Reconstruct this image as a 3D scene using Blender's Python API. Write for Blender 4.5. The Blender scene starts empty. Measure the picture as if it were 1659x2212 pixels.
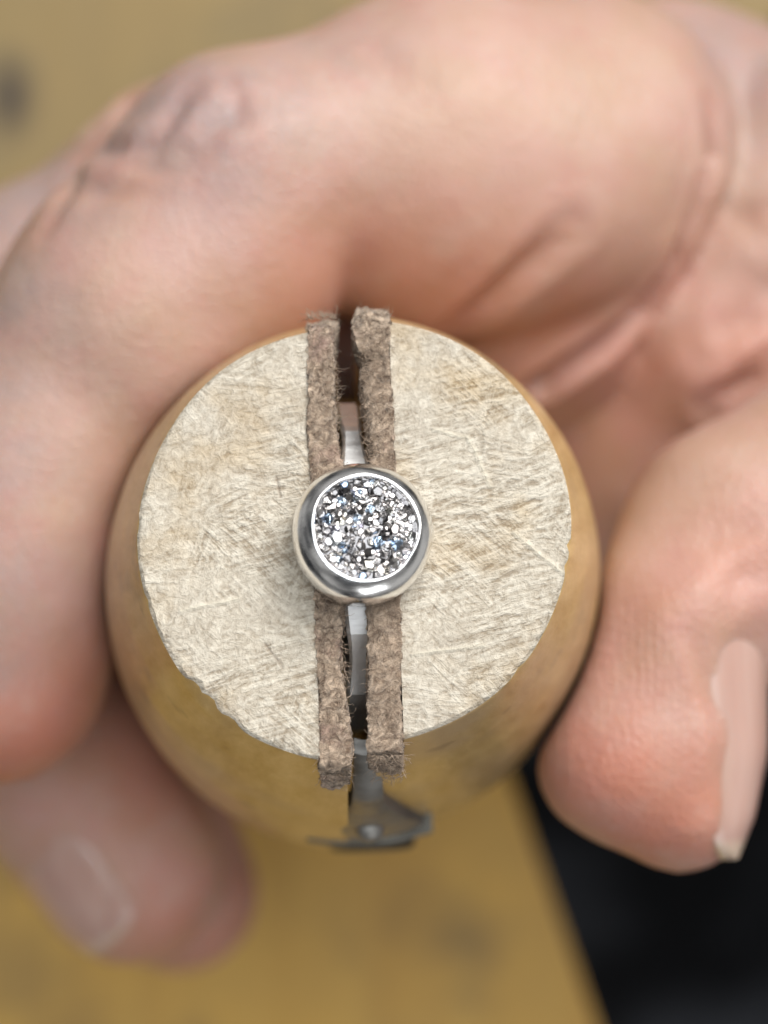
import bpy, bmesh, math, random
import numpy as np
from mathutils import Vector, Matrix
from mathutils.bvhtree import BVHTree

random.seed(7)
rng = np.random.default_rng(11)
MM = 0.001
# ------------------------------------------------------------------ camera
# work in millimetres: x right, y up in the picture, z towards the lens; the bench is a level top far below
S, D = 0.0265, 115.0           # mm per pixel (1659 px wide photograph) on the plane z = 0, camera height above it
def P(px, py, z):              # pixel direction at a known height -> point in mm
    f = S * (D - z) / D
    return np.array([(px - 829.5) * f, (1106.0 - py) * f, z])

def unit(v):
    v = np.asarray(v, float)
    return v / np.linalg.norm(v)

scene = bpy.context.scene
cam_d = bpy.data.cameras.new('camera')
cam = bpy.data.objects.new('camera', cam_d)
scene.collection.objects.link(cam)
cam.location = (0, 0, D * MM)
cam_d.sensor_width = 36
cam_d.lens = 36.0 * D / (2212 * S)
cam_d.clip_start = 0.005
cam_d.clip_end = 20
cam_d.dof.use_dof = True
cam_d.dof.focus_distance = (D - 0.8) * MM
cam_d.dof.aperture_fstop = cam_d.lens / 4.1
scene.camera = cam

# ------------------------------------------------------------------ light: a workshop with a big window, plus added overhead and low fills
world = bpy.data.worlds.new('World')
scene.world = world
world.use_nodes = True
bg = world.node_tree.nodes['Background']
bg.inputs[0].default_value = (1.0, 0.99, 0.97, 1)
bg.inputs[1].default_value = 0.42
wt = world.node_tree                                    # soft noise added for the unseen room, to vary the metal's reflections
w_co = wt.nodes.new('ShaderNodeTexCoord'); w_no = wt.nodes.new('ShaderNodeTexNoise'); w_ra = wt.nodes.new('ShaderNodeValToRGB')
w_no.inputs['Scale'].default_value = 1.5; w_no.inputs['Detail'].default_value = 4; w_no.inputs['Roughness'].default_value = 0.6
wt.links.new(w_co.outputs['Generated'], w_no.inputs['Vector']); wt.links.new(w_no.outputs[0], w_ra.inputs[0]); wt.links.new(w_ra.outputs[0], bg.inputs[0])
w_ra.color_ramp.elements[0].position = 0.40; w_ra.color_ramp.elements[0].color = (0.05, 0.052, 0.058, 1)
w_ra.color_ramp.elements[1].position = 0.62; w_ra.color_ramp.elements[1].color = (1.0, 0.98, 0.95, 1)

def area(name, loc, target, sx, sy, power, col):
    l = bpy.data.lights.new(name, 'AREA')
    l.shape = 'RECTANGLE'
    l.size, l.size_y = sx, sy
    l.energy = power
    l.color = col
    o = bpy.data.objects.new(name, l)
    scene.collection.objects.link(o)
    o.location = loc
    o.rotation_euler = (Vector(target) - Vector(loc)).to_track_quat('-Z', 'Y').to_euler()
    return o
area('window_light', (0.34, 0.56, 0.47), (0, 0, -0.02), 0.52, 0.46, 7.8, (1.0, 0.98, 0.95))
area('overhead_fill_light', (0.02, 0.24, 1.0), (0, 0, 0), 0.80, 0.74, 6.6, (0.93, 0.965, 1.0))  # unseen overhead fill, added to brighten metal that faces the lens
area('low_fill_light', (0.28, -0.66, 0.42), (0, 0, -0.02), 0.40, 0.34, 0.9, (0.97, 0.98, 1.0))  # unseen fill added low, lifts the ring and the wood's lower sides

scene.view_settings.view_transform = 'Standard'
scene.view_settings.look = 'None'
scene.view_settings.exposure = 0.0
scene.view_settings.gamma = 1.0
scene.render.engine = 'CYCLES'
scene.cycles.use_denoising = True
scene.cycles.max_bounces = 6
scene.cycles.use_adaptive_sampling = True
scene.cycles.adaptive_threshold = 0.015

# ------------------------------------------------------------------ node helpers
class NT:
    def __init__(self, name):
        self.m = bpy.data.materials.new(name)
        self.m.use_nodes = True
        self.t = self.m.node_tree
        self.b = self.t.nodes['Principled BSDF']
        self.co = self.t.nodes.new('ShaderNodeTexCoord').outputs['Object']
    def link(self, a, b): self.t.links.new(a, b)
    def node(self, typ, **kw):
        n = self.t.nodes.new(typ)
        for k, v in kw.items(): setattr(n, k, v)
        return n
    def put(self, sock, v):
        if hasattr(v, 'is_linked') or isinstance(v, bpy.types.NodeSocket): self.link(v, sock)
        elif isinstance(v, (tuple, list)) and len(v) == 3 and sock.type == 'RGBA': sock.default_value = (*v, 1)
        else: sock.default_value = v
    def mapping(self, scale=(1, 1, 1), rot=(0, 0, 0), loc=(0, 0, 0), co=None):
        n = self.node('ShaderNodeMapping')
        n.inputs['Scale'].default_value = scale
        n.inputs['Rotation'].default_value = rot
        n.inputs['Location'].default_value = loc
        self.link(co or self.co, n.inputs[0])
        return n.outputs[0]
    def noise(self, scale, detail=3, rough=0.55, co=None, dist=0.0):
        n = self.node('ShaderNodeTexNoise')
        n.inputs['Scale'].default_value = scale
        n.inputs['Detail'].default_value = detail
        n.inputs['Roughness'].default_value = rough
        n.inputs['Distortion'].default_value = dist
        self.link(co or self.co, n.inputs['Vector'])
        return n.outputs[0]
    def voronoi(self, scale, co=None, feature='F1'):
        n = self.node('ShaderNodeTexVoronoi', feature=feature)
        n.inputs['Scale'].default_value = scale
        self.link(co or self.co, n.inputs['Vector'])
        return n.outputs[0]
    def ramp(self, fac, stops):
        n = self.node('ShaderNodeValToRGB')
        e = n.color_ramp.elements
        while len(e) < len(stops): e.new(0.5)
        for x, (p, c) in zip(e, stops):
            x.position = p
            x.color = (*c, 1) if isinstance(c, (tuple, list)) else (c, c, c, 1)
        self.link(fac, n.inputs[0])
        return n.outputs[0]
    def mix(self, f, a, b, mode='MIX'):
        n = self.node('ShaderNodeMix', data_type='RGBA', blend_type=mode)
        self.put(n.inputs[0], f); self.put(n.inputs[6], a); self.put(n.inputs[7], b)
        return n.outputs[2]
    def math(self, op, a, b=0.0, c=0.0):
        n = self.node('ShaderNodeMath', operation=op)
        self.put(n.inputs[0], a); self.put(n.inputs[1], b); self.put(n.inputs[2], c)
        return n.outputs[0]
    def attr(self, name):
        return self.node('ShaderNodeAttribute', attribute_name=name).outputs['Fac']
    def bump(self, h, strength, dist, normal=None):
        n = self.node('ShaderNodeBump')
        n.inputs['Strength'].default_value = strength
        n.inputs['Distance'].default_value = dist
        self.link(h, n.inputs['Height'])
        if normal is not None: self.link(normal, n.inputs['Normal'])
        return n.outputs[0]
    def set(self, **kw):
        for k, v in kw.items(): self.put(self.b.inputs[k.replace('_', ' ')], v)
        return self.m

# ---- end grain of the sawn jaw: pale fuzzy fibres crossed by saw marks
def mat_end_grain():
    n = NT('sawn_end_wood')
    co = n.co
    fine = n.noise(4200, 4, 0.65)
    warp = n.node('ShaderNodeVectorMath', operation='MULTIPLY_ADD')
    wn = n.node('ShaderNodeTexNoise'); wn.inputs['Scale'].default_value = 260; wn.inputs['Detail'].default_value = 3
    n.link(co, wn.inputs['Vector']); n.link(wn.outputs['Color'], warp.inputs[0]); warp.inputs[1].default_value = (0.0004,) * 3; n.link(co, warp.inputs[2])
    wco = warp.outputs[0]
    fuzz = n.noise(1900, 5, 0.72, co=wco, dist=0.9)
    def marks(ang, sc, stretch, msc, lo, hi, seed):
        c = n.mapping(scale=(stretch, 1, 1), loc=(seed, seed * 2, 0), co=n.mapping(rot=(0, 0, -ang), co=wco))
        m = n.noise(sc, 3, 0.6, co=c, dist=0.3)
        mask = n.ramp(n.noise(msc, 3, 0.55, co=n.mapping(loc=(seed * 3.1, seed, seed))), [(lo, 0.0), (hi, 1.0)])
        return n.math('MULTIPLY', n.math('SUBTRACT', m, 0.5), mask)
    a = marks(math.radians(14), 3900, 0.10, 150, 0.42, 0.54, 0.3)
    b = marks(math.radians(27), 3600, 0.09, 170, 0.50, 0.60, 1.7)
    c = marks(math.radians(-44), 3700, 0.10, 200, 0.52, 0.62, 2.9)
    d = marks(math.radians(-6), 3300, 0.10, 170, 0.50, 0.61, 4.1)
    e = marks(math.radians(70), 3300, 0.12, 240, 0.56, 0.66, 5.3)
    h = n.math('ADD', n.math('ADD', n.math('ADD', a, b), n.math('ADD', c, d)), e)
    h = n.math('ADD', n.math('MULTIPLY', h, 1.6), n.math('MULTIPLY', n.math('SUBTRACT', fuzz, 0.5), 1.55))
    h = n.math('ADD', h, n.math('MULTIPLY', n.math('SUBTRACT', fine, 0.5), 0.8))
    hs = n.math('ADD', h, 0.5)
    tanm = n.ramp(n.noise(150, 4, 0.6, co=n.mapping(loc=(0.4, 1.1, 0))), [(0.46, 0.0), (0.68, 1.0)])
    grey = n.ramp(n.noise(120, 3, 0.6, co=n.mapping(loc=(2.4, 0.1, 3))), [(0.45, 0.0), (0.7, 1.0)])
    light = n.mix(tanm, (0.75, 0.685, 0.57), (0.66, 0.53, 0.36))
    dark = n.mix(tanm, (0.40, 0.33, 0.245), (0.34, 0.235, 0.12))
    col = n.mix(n.ramp(hs, [(0.10, 0.0), (0.76, 1.0)]), dark, light)
    col = n.mix(n.math('MULTIPLY', grey, 0.2), col, (0.50, 0.455, 0.40))
    sep = n.node('ShaderNodeSeparateXYZ'); n.link(wco, sep.inputs[0])
    def scratch(a, b, w):                  # single long cuts, distance to a segment lying on the sawn face
        a = (P(*a, 0) - C(0, 0, -76.6)) * MM; b = (P(*b, 0) - C(0, 0, -76.6)) * MM
        d = b - a; L2 = float(d[0] ** 2 + d[1] ** 2)
        dx = n.math('SUBTRACT', sep.outputs[0], float(a[0]) + 0.0002); dy = n.math('SUBTRACT', sep.outputs[1], float(a[1]) + 0.0002)
        t = n.node('ShaderNodeClamp'); n.link(n.math('ADD', n.math('MULTIPLY', dx, float(d[0]) / L2), n.math('MULTIPLY', dy, float(d[1]) / L2)), t.inputs[0]); t = t.outputs[0]
        ex = n.math('SUBTRACT', dx, n.math('MULTIPLY', t, float(d[0]))); ey = n.math('SUBTRACT', dy, n.math('MULTIPLY', t, float(d[1])))
        r = n.math('SQRT', n.math('ADD', n.math('MULTIPLY', ex, ex), n.math('MULTIPLY', ey, ey)))
        return n.ramp(n.math('DIVIDE', r, w), [(0.0, 1.0), (1.0, 0.0)])
    for a, b, w, lt in (((1110, 1150), (1222, 1240), 0.00022, 1), ((940, 925), (1010, 945), 0.0002, 1), ((1010, 945), (1062, 1050), 0.00022, 1),
                        ((594, 1030), (604, 1075), 0.00013, 0), ((575, 1390), (612, 1440), 0.00016, 0), ((395, 1320), (520, 1290), 0.0002, 1), ((890, 1410), (1040, 1395), 0.00018, 1)):
        m_ = scratch(a, b, w)
        col = n.mix(n.math('MULTIPLY', m_, n.math('MULTIPLY', fuzz, 1.1 if lt else 0.8)), col, (0.80, 0.74, 0.60) if lt else (0.17, 0.10, 0.06))
        hs = n.math('ADD', hs, n.math('MULTIPLY', m_, 0.8 if lt else -0.5))
    pits = n.ramp(n.voronoi(420, co=n.mapping(scale=(1, 1, 0.1))), [(0.0, 1.0), (0.055, 0.0)])
    pmask = n.ramp(n.noise(260, 1, 0.5, co=n.mapping(loc=(7, 3, 0))), [(0.56, 0.0), (0.6, 1.0)])
    col = n.mix(n.math('MULTIPLY', n.math('MULTIPLY', pits, pmask), 0.75), col, (0.13, 0.075, 0.045))
    return n.set(Base_Color=col, Roughness=0.82, Specular_IOR_Level=0.25, Normal=n.bump(hs, 0.9, 0.00013))

# ---- turned and waxed side of the jaw
def mat_turned_wood():
    n = NT('waxed_turned_wood')
    g = n.noise(620, 5, 0.65, co=n.mapping(scale=(1, 1, 0.09)))
    blot = n.noise(75, 4, 0.6, co=n.mapping(loc=(1, 2, 0)))
    col = n.mix(n.ramp(g, [(0.3, 0.0), (0.7, 1.0)]), (0.46, 0.28, 0.085), (0.66, 0.45, 0.19))
    col = n.mix(n.ramp(blot, [(0.48, 0.0), (0.68, 0.7)]), col, (0.46, 0.32, 0.19))
    st = n.ramp(n.noise(110, 4, 0.65, co=n.mapping(loc=(5, 1, 4), scale=(1, 1, 0.6))), [(0.58, 0.0), (0.70, 0.65)])
    col = n.mix(st, col, (0.16, 0.12, 0.075))
    scr = n.ramp(n.noise(500, 2, 0.5, co=n.mapping(scale=(0.25, 1, 1), rot=(0.6, 0.3, 0.5))), [(0.68, 0.0), (0.76, 0.35)])
    col = n.mix(scr, col, (0.14, 0.08, 0.04))
    hh = n.math('ADD', g, n.math('MULTIPLY', n.noise(2000, 3), 0.4))
    return n.set(Base_Color=col, Roughness=n.math('MULTIPLY_ADD', blot, 0.3, 0.24), Coat_Weight=0.4, Coat_Roughness=0.2,
                 Normal=n.bump(hh, 0.35, 0.00018))

def mat_leather():
    n = NT('suede_leather')
    f = n.noise(1700, 6, 0.75, dist=0.8)
    f2 = n.noise(3600, 3, 0.6)
    big = n.noise(190, 3, 0.6)
    col = n.mix(n.ramp(f, [(0.38, 0.0), (0.62, 1.0)]), (0.16, 0.105, 0.068), (0.80, 0.62, 0.46))
    col = n.mix(n.ramp(big, [(0.40, 0.0), (0.75, 0.5)]), col, (0.34, 0.25, 0.18))
    pink = n.ramp(n.noise(320, 3, 0.6, co=n.mapping(loc=(3, 3, 3))), [(0.58, 0.0), (0.7, 0.55)])
    col = n.mix(pink, col, (0.52, 0.33, 0.27))
    h = n.math('ADD', f, n.math('MULTIPLY', f2, 0.5))
    return n.set(Base_Color=col, Roughness=0.95, Specular_IOR_Level=0.15, Sheen_Weight=0.25, Sheen_Roughness=0.5,
                 Normal=n.bump(h, 1.0, 0.00035))

def mat_fibre():
    n = NT('leather_fibre')
    col = n.mix(n.noise(900, 2), (0.20, 0.13, 0.09), (0.60, 0.48, 0.37))
    return n.set(Base_Color=col, Roughness=0.9, Specular_IOR_Level=0.2)

def mat_metal(name, col, rough, scr, dirt=0.0):
    n = NT(name)
    s1 = n.noise(1800, 3, 0.6, co=n.mapping(scale=(0.12, 1, 1), rot=(0.4, 0.2, 0.7)))
    w = n.noise(330, 3, 0.5)
    h = n.math('ADD', n.math('MULTIPLY', s1, 0.5), n.math('MULTIPLY', w, 1.4))
    c = n.mix(n.ramp(n.noise(500, 3), [(0.5, 0.0), (0.75, dirt)]), col, (0.20, 0.18, 0.15))
    return n.set(Base_Color=c, Metallic=1.0, Roughness=n.math('MULTIPLY_ADD', s1, rough, rough * 0.5), Normal=n.bump(h, scr, 0.0001))

def mat_crystal():
    n = NT('druzy_crystal')
    info = n.node('ShaderNodeObjectInfo').outputs['Random']
    col = n.ramp(info, [(0.0, (0.16, 0.155, 0.16)), (0.35, (0.42, 0.40, 0.39)), (0.6, (0.72, 0.70, 0.71)), (0.88, (0.42, 0.40, 0.36)), (0.965, (0.40, 0.52, 0.68)), (1.0, (0.60, 0.54, 0.62))])
    return n.set(Base_Color=col, Metallic=1.0, Roughness=0.12, Normal=n.bump(n.noise(2500, 2), 0.25, 0.0001))

def mat_skin():
    n = NT('skin')
    red, pale, grime_shade = n.attr('flush'), n.attr('pale'), n.attr('grime_shade')
    mott = n.noise(140, 4, 0.6)
    m2 = n.noise(420, 3, 0.6)
    base = n.mix(n.ramp(mott, [(0.35, 0.0), (0.66, 1.0)]), (0.48, 0.29, 0.205), (0.53, 0.315, 0.265))
    base = n.mix(n.math('MULTIPLY', red, 0.9), base, (0.53, 0.185, 0.115))
    base = n.mix(n.math('MULTIPLY', pale, 0.8), base, (0.57, 0.39, 0.29))  # lighter tone of the painted highlights
    g = n.math('MULTIPLY', grime_shade, n.ramp(m2, [(0.25, 0.35), (0.7, 1.0)]))
    base = n.mix(n.math('MINIMUM', g, 1.0), base, (0.30, 0.255, 0.26))  # one tint for knuckle dirt and for shade painted on the skin
    base = n.mix(n.ramp(n.noise(260, 5, 0.65, co=n.mapping(loc=(4, 4, 1))), [(0.50, 0.0), (0.72, 0.45)]), base, (0.50, 0.235, 0.195))
    base = n.mix(n.ramp(n.noise(190, 4, 0.6, co=n.mapping(loc=(9, 2, 6))), [(0.52, 0.0), (0.74, 0.4)]), base, (0.56, 0.41, 0.34))
    cell = n.voronoi(1500, feature='DISTANCE_TO_EDGE')
    cr = n.noise(900, 4, 0.65)
    ridge = n.node('ShaderNodeTexWave', wave_type='BANDS', bands_direction='X')
    ridge.inputs['Scale'].default_value = 620
    ridge.inputs['Distortion'].default_value = 1.6
    ridge.inputs['Detail Scale'].default_value = 0.4
    n.link(n.co, ridge.inputs['Vector'])
    h = n.math('ADD', n.math('MULTIPLY', n.ramp(cell, [(0.0, 0.0), (0.16, 1.0)]), 0.55), cr)
    h = n.math('ADD', h, n.math('MULTIPLY', n.noise(330, 5, 0.62, dist=0.6), 2.2))
    h = n.math('ADD', h, n.math('MULTIPLY', n.math('MULTIPLY', ridge.outputs[1], n.attr('ridges')), 0.35))
    m = n.set(Base_Color=base, Roughness=n.math('MULTIPLY_ADD', cr, 0.25, 0.36), Specular_IOR_Level=0.6,
              Subsurface_Weight=0.35, Subsurface_Radius=(1.0, 0.36, 0.2), Subsurface_Scale=0.0022,
              Normal=n.bump(h, 0.3, 0.00025))
    return m

def mat_nail():
    n = NT('fingernail_keratin')
    st = n.noise(800, 2, 0.5, co=n.mapping(scale=(1, 0.06, 1)))
    edge = n.attr('free_edge')
    col = n.mix(n.ramp(st, [(0.3, 0.0), (0.7, 1.0)]), (0.49, 0.295, 0.24), (0.55, 0.36, 0.30))
    col = n.mix(edge, col, (0.74, 0.62, 0.46))
    return n.set(Base_Color=col, Roughness=0.3, Subsurface_Weight=0.25, Subsurface_Radius=(1, 0.5, 0.35), Subsurface_Scale=0.001,
                 Coat_Weight=0.5, Coat_Roughness=0.18, Normal=n.bump(st, 0.3, 0.0001))

def mat_cuticle():
    n = NT('dry_cuticle')
    return n.set(Base_Color=n.mix(n.noise(700, 4), (0.60, 0.44, 0.37), (0.76, 0.68, 0.65)), Roughness=0.4,
                 Normal=n.bump(n.noise(1500, 4), 0.8, 0.0002))

def mat_bench():
    n = NT('worn_bench_wood')
    g = n.noise(28, 5, 0.6, co=n.mapping(scale=(3.2, 0.35, 1), rot=(0, 0, math.radians(-16))), dist=0.6)
    b = n.noise(16, 4, 0.6)
    b2 = n.noise(38, 4, 0.6, co=n.mapping(loc=(3, 1, 0)))
    col = n.mix(n.ramp(g, [(0.3, 0.0), (0.7, 1.0)]), (0.60, 0.335, 0.06), (0.78, 0.48, 0.10))
    col = n.mix(n.ramp(b, [(0.45, 0.0), (0.7, 0.6)]), col, (0.36, 0.235, 0.085))
    col = n.mix(n.ramp(b2, [(0.50, 0.0), (0.70, 0.75)]), col, (0.19, 0.13, 0.06))
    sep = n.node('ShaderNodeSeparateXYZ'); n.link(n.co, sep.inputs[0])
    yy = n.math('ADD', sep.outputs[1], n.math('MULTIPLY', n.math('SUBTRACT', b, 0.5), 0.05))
    upper_tone = n.ramp(n.math('MULTIPLY_ADD', yy, 14.0, 0.1), [(0.35, 0.0), (0.75, 0.8)])
    col = n.mix(upper_tone, col, (0.19, 0.145, 0.065))  # board turns darker olive towards its upper end
    kp = P(22, 210, BZ) * MM
    kd = n.math('SQRT', n.math('ADD', n.math('POWER', n.math('SUBTRACT', sep.outputs[0], float(kp[0])), 2.0), n.math('MULTIPLY', n.math('POWER', n.math('SUBTRACT', sep.outputs[1], float(kp[1])), 2.0), 0.4)))
    col = n.mix(n.ramp(kd, [(0.0, 1.0), (0.0022, 0.9), (0.0034, 0.0)]), col, (0.022, 0.014, 0.012))
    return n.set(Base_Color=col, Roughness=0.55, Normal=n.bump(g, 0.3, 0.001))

def mat_cloth():
    n = NT('black_cloth')
    w = n.noise(900, 2)
    col = n.mix(w, (0.003, 0.0031, 0.0035), (0.0065, 0.0068, 0.008))
    col = n.mix(n.ramp(n.noise(14, 3, 0.5, co=n.mapping(loc=(0.9, 0.2, 0))), [(0.42, 0.0), (0.60, 1.0)]), col, (0.040, 0.043, 0.050))  # grey patches painted in for folds catching light
    return n.set(Base_Color=col, Roughness=0.9, Specular_IOR_Level=0.08, Normal=n.bump(w, 0.5, 0.0004))

BZ = -104.0
FC = P(767, 1152, 0)                                   # middle of the sawn end
AX = unit((0.022, 0.172, 1.0))                          # clamp axis, out of the sawn end towards the lens
V0 = np.array([-0.030, 1.0, 0.0]); VV = unit(V0 - AX * (V0 @ AX)); UU = np.cross(VV, AX)
def C(u, v, w): return FC + UU * u + VV * v + AX * w    # clamp space -> mm
M_END, M_SIDE, M_LEATHER, M_FIBRE = mat_end_grain(), mat_turned_wood(), mat_leather(), mat_fibre()
M_SILVER = mat_metal('polished_silver', (0.97, 0.97, 0.97), 0.2, 0.3)
M_BRUSHED = mat_metal('brushed_silver', (0.96, 0.96, 0.95), 0.5, 0.5)
M_STEEL = mat_metal('dull_steel', (0.36, 0.35, 0.33), 0.55, 0.4, 0.5)
M_DARK = mat_metal('blackened_steel', (0.13, 0.125, 0.11), 0.6, 0.4, 0.5)
M_CRYSTAL, M_SKIN, M_NAIL, M_CUT = mat_crystal(), mat_skin(), mat_nail(), mat_cuticle()
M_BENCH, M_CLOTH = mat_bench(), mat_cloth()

# ------------------------------------------------------------------ object helpers
def link(o, parent=None):
    scene.collection.objects.link(o)
    if parent is not None: o.parent = parent
    return o
def mesh_obj(name, verts, faces, mats, parent=None, smooth=True, sharp=None, idx=None):
    me = bpy.data.meshes.new(name)
    me.from_pydata([tuple(float(c) * MM for c in v) for v in verts], [], faces)
    for m in (mats if isinstance(mats, (list, tuple)) else [mats]): me.materials.append(m)
    if idx is not None: me.polygons.foreach_set('material_index', idx)
    if smooth:
        me.polygons.foreach_set('use_smooth', [True] * len(me.polygons))
        if sharp: me.set_sharp_from_angle(angle=math.radians(sharp))
    me.update()
    return link(bpy.data.objects.new(name, me), parent)
def empty(name, loc=(0, 0, 0)):
    o = bpy.data.objects.new(name, None)
    o.empty_display_size = 0.005
    o.location = [c * MM for c in loc]
    return link(o)
def tag(o, label, cat, kind=None, group=None):
    o['label'] = label
    o['category'] = cat
    if kind: o['kind'] = kind
    if group: o['group'] = group
    return o
def vnoise(p, f, seed=0):          # cheap smooth noise, vectorised sum of sines, about -1..1
    r = np.random.default_rng(seed)
    out = np.zeros(len(p))
    for k in range(7):
        d = unit(r.normal(size=3)) * f * r.uniform(0.6, 1.7)
        out += np.sin(p @ d + r.uniform(0, 6.28))
    return out / 3.2

# ------------------------------------------------------------------ the bench and the cloth below it
def build_bench():
    top = [P(1330, 2330, BZ)[:2], P(1110, 1700, BZ)[:2], P(1010, 1420, BZ)[:2], P(1180, 900, BZ)[:2],
           P(1690, 40, BZ)[:2], P(1840, -420, BZ)[:2]]
    poly = top + [np.array([75, 190.0]), np.array([-260, 190.0]), np.array([-260, -190.0]), np.array([62, -190.0])]
    bm = bmesh.new()
    vs = [bm.verts.new((p[0] * MM, p[1] * MM, BZ * MM)) for p in poly]
    f = bm.faces.new(vs)
    r = bmesh.ops.extrude_face_region(bm, geom=[f])
    for v in r['geom']:
        if isinstance(v, bmesh.types.BMVert): v.co.z -= 0.022
    bmesh.ops.recalc_face_normals(bm, faces=bm.faces)
    bmesh.ops.bevel(bm, geom=[e for e in bm.edges], offset=0.0012, segments=2, affect='EDGES')
    me = bpy.data.meshes.new('bench_top')
    bm.to_mesh(me); bm.free()
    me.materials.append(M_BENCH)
    o = link(bpy.data.objects.new('bench_top', me))
    return tag(o, 'worn golden wood bench board with an angled edge below the hand', 'bench')
bench = build_bench()

def build_cloth():
    nx, ny = 90, 90
    X, Y = np.meshgrid(np.linspace(-420, 460, nx), np.linspace(-460, 460, ny), indexing='ij')
    p = np.stack([X.ravel(), Y.ravel(), np.zeros(nx * ny)], 1)
    z = -250 + 22 * vnoise(p, 0.022, 3) + 16 * np.sin((p[:, 0] * 0.55 + p[:, 1]) * 0.035 + 1.4 * vnoise(p, 0.008, 5))
    p[:, 2] = z
    F = [(i * ny + j, (i + 1) * ny + j, (i + 1) * ny + j + 1, i * ny + j + 1) for i in range(nx - 1) for j in range(ny - 1)]
    o = mesh_obj('black_cloth', p, F, M_CLOTH)
    return tag(o, 'crumpled black cloth lying dark and blurred beyond the bench edge', 'cloth')
build_cloth()

# ------------------------------------------------------------------ ring clamp
PROF = np.array([(0.0, 12.2), (0.18, 12.42), (2, 13.0), (5, 13.9), (9, 14.9), (14, 15.8), (20, 16.5), (27, 16.9), (34, 16.9), (44, 16.2), (56, 14.9), (68, 13.2), (76, 12.0), (76.6, 11.4)])
def prof(t): return np.interp(t, PROF[:, 0], PROF[:, 1])
GAP, LEA = 0.65, 1.72                                   # half slot, leather thickness
UIN = GAP + LEA

clamp = empty('ring_clamp', C(0, 0, -76.6))
tag(clamp, 'round wooden ring clamp with two leather lined jaws, held upright in the hand', 'ring clamp')
CO = C(0, 0, -76.6)
def part(name, verts, faces, mats, parent=clamp, org=None, **kw):
    org = CO if org is None else org
    return mesh_obj(name, np.asarray(verts) - org, faces, mats, parent, **kw)

def build_jaw(sg):
    ts = np.unique(np.concatenate([PROF[:, 0], np.linspace(0.18, 76, 60), [0.5, 0.9, 1.3, 4.21, 4.5, 4.85]]))
    NA, NI = 84, 26
    rings = []
    for t in ts:
        r = prof(t)
        if t < 6: a_n = 1
        uin = UIN if t < 4.2 else max(0.85, UIN - (t - 4.2) * 3.0)
        th0 = math.acos(uin / r)
        th = np.linspace(-th0, th0, NA)
        rr = r + 0.05 * np.sin(th * 3 + t * 0.2) + 0.04 * np.sin(th * 7 + 1 + t * 0.5)
        if t < 0.1: rr = rr + 0.07 * rng.normal(size=NA) * (rng.random(NA) < 0.35)
        if t < 1.2:
            for (c0, wd, dp) in ([(-0.80, 0.05, 0.55), (-0.70, 0.04, 0.45), (-0.93, 0.05, 0.35), (0.1, 0.02, 0.15), (-0.25, 0.02, 0.12)] if sg < 0 else [(-0.12, 0.02, 0.25), (-0.22, 0.025, 0.2), (-0.75, 0.03, 0.15)]):
                rr = rr - dp * np.exp(-((th - c0) / wd) ** 2) * (1 - t / 1.2)
        u, v = rr * np.cos(th), rr * np.sin(th)
        vi = np.linspace(v[-1], v[0], NI + 2)[1:-1]
        u = np.concatenate([u, np.full(NI, uin)]); v = np.concatenate([v, vi])
        rings.append(np.stack([u, v, np.full(len(u), -t)], 1))
    n = len(rings[0])
    L = list(rings)
    V = np.concatenate(L); F = []; I = []
    for k in range(len(L) - 1):
        for i in range(n):
            j = (i + 1) % n
            F.append((k * n + i, (k + 1) * n + i, (k + 1) * n + j, k * n + j)); I.append(1 if k > 0 else 0)
    # cap with shrinking rings so that the sawn face has real unevenness
    cx = np.array([6.9, 0, 0]); base = 0; cur = rings[0]; K = 14
    off = len(V); caps = []
    for k in range(1, K):
        f = 1 - k / K
        c = cx + (rings[0] - cx) * f
        c[:, 2] = 0.05 * vnoise(c, 1.3, 21 + sg) + 0.035 * vnoise(c, 4.0, 31 + sg)
        caps.append(c)
    V = np.concatenate([V] + caps + [cx[None]])
    prev = 0
    for k in range(K - 1):
        o = off + k * n
        for i in range(n):
            j = (i + 1) % n
            F.append((o + i, prev + i, prev + j, o + j)); I.append(0)
        prev = o
    last = len(V) - 1
    for i in range(n): F.append((last, prev + i, prev + (i + 1) % n)); I.append(0)
    F.append(tuple((len(L) - 1) * n + i for i in range(n))[::-1]); I.append(1)
    V = V.copy(); V[:, 0] *= sg; V[:, 1] = V[:, 1] * (1.02 if sg < 0 else 1.0) + 0.38 * sg
    if sg < 0: F = [tuple(reversed(f)) for f in F]
    W = np.array([C(*p) for p in V])
    return part('jaw', W, F, [M_END, M_SIDE], sharp=35, idx=I)
jaws = [build_jaw(-1), build_jaw(1)]
jaws[0]['label'] = 'left half of the clamp with pale sawn end'
del jaws[0]['label']

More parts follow.
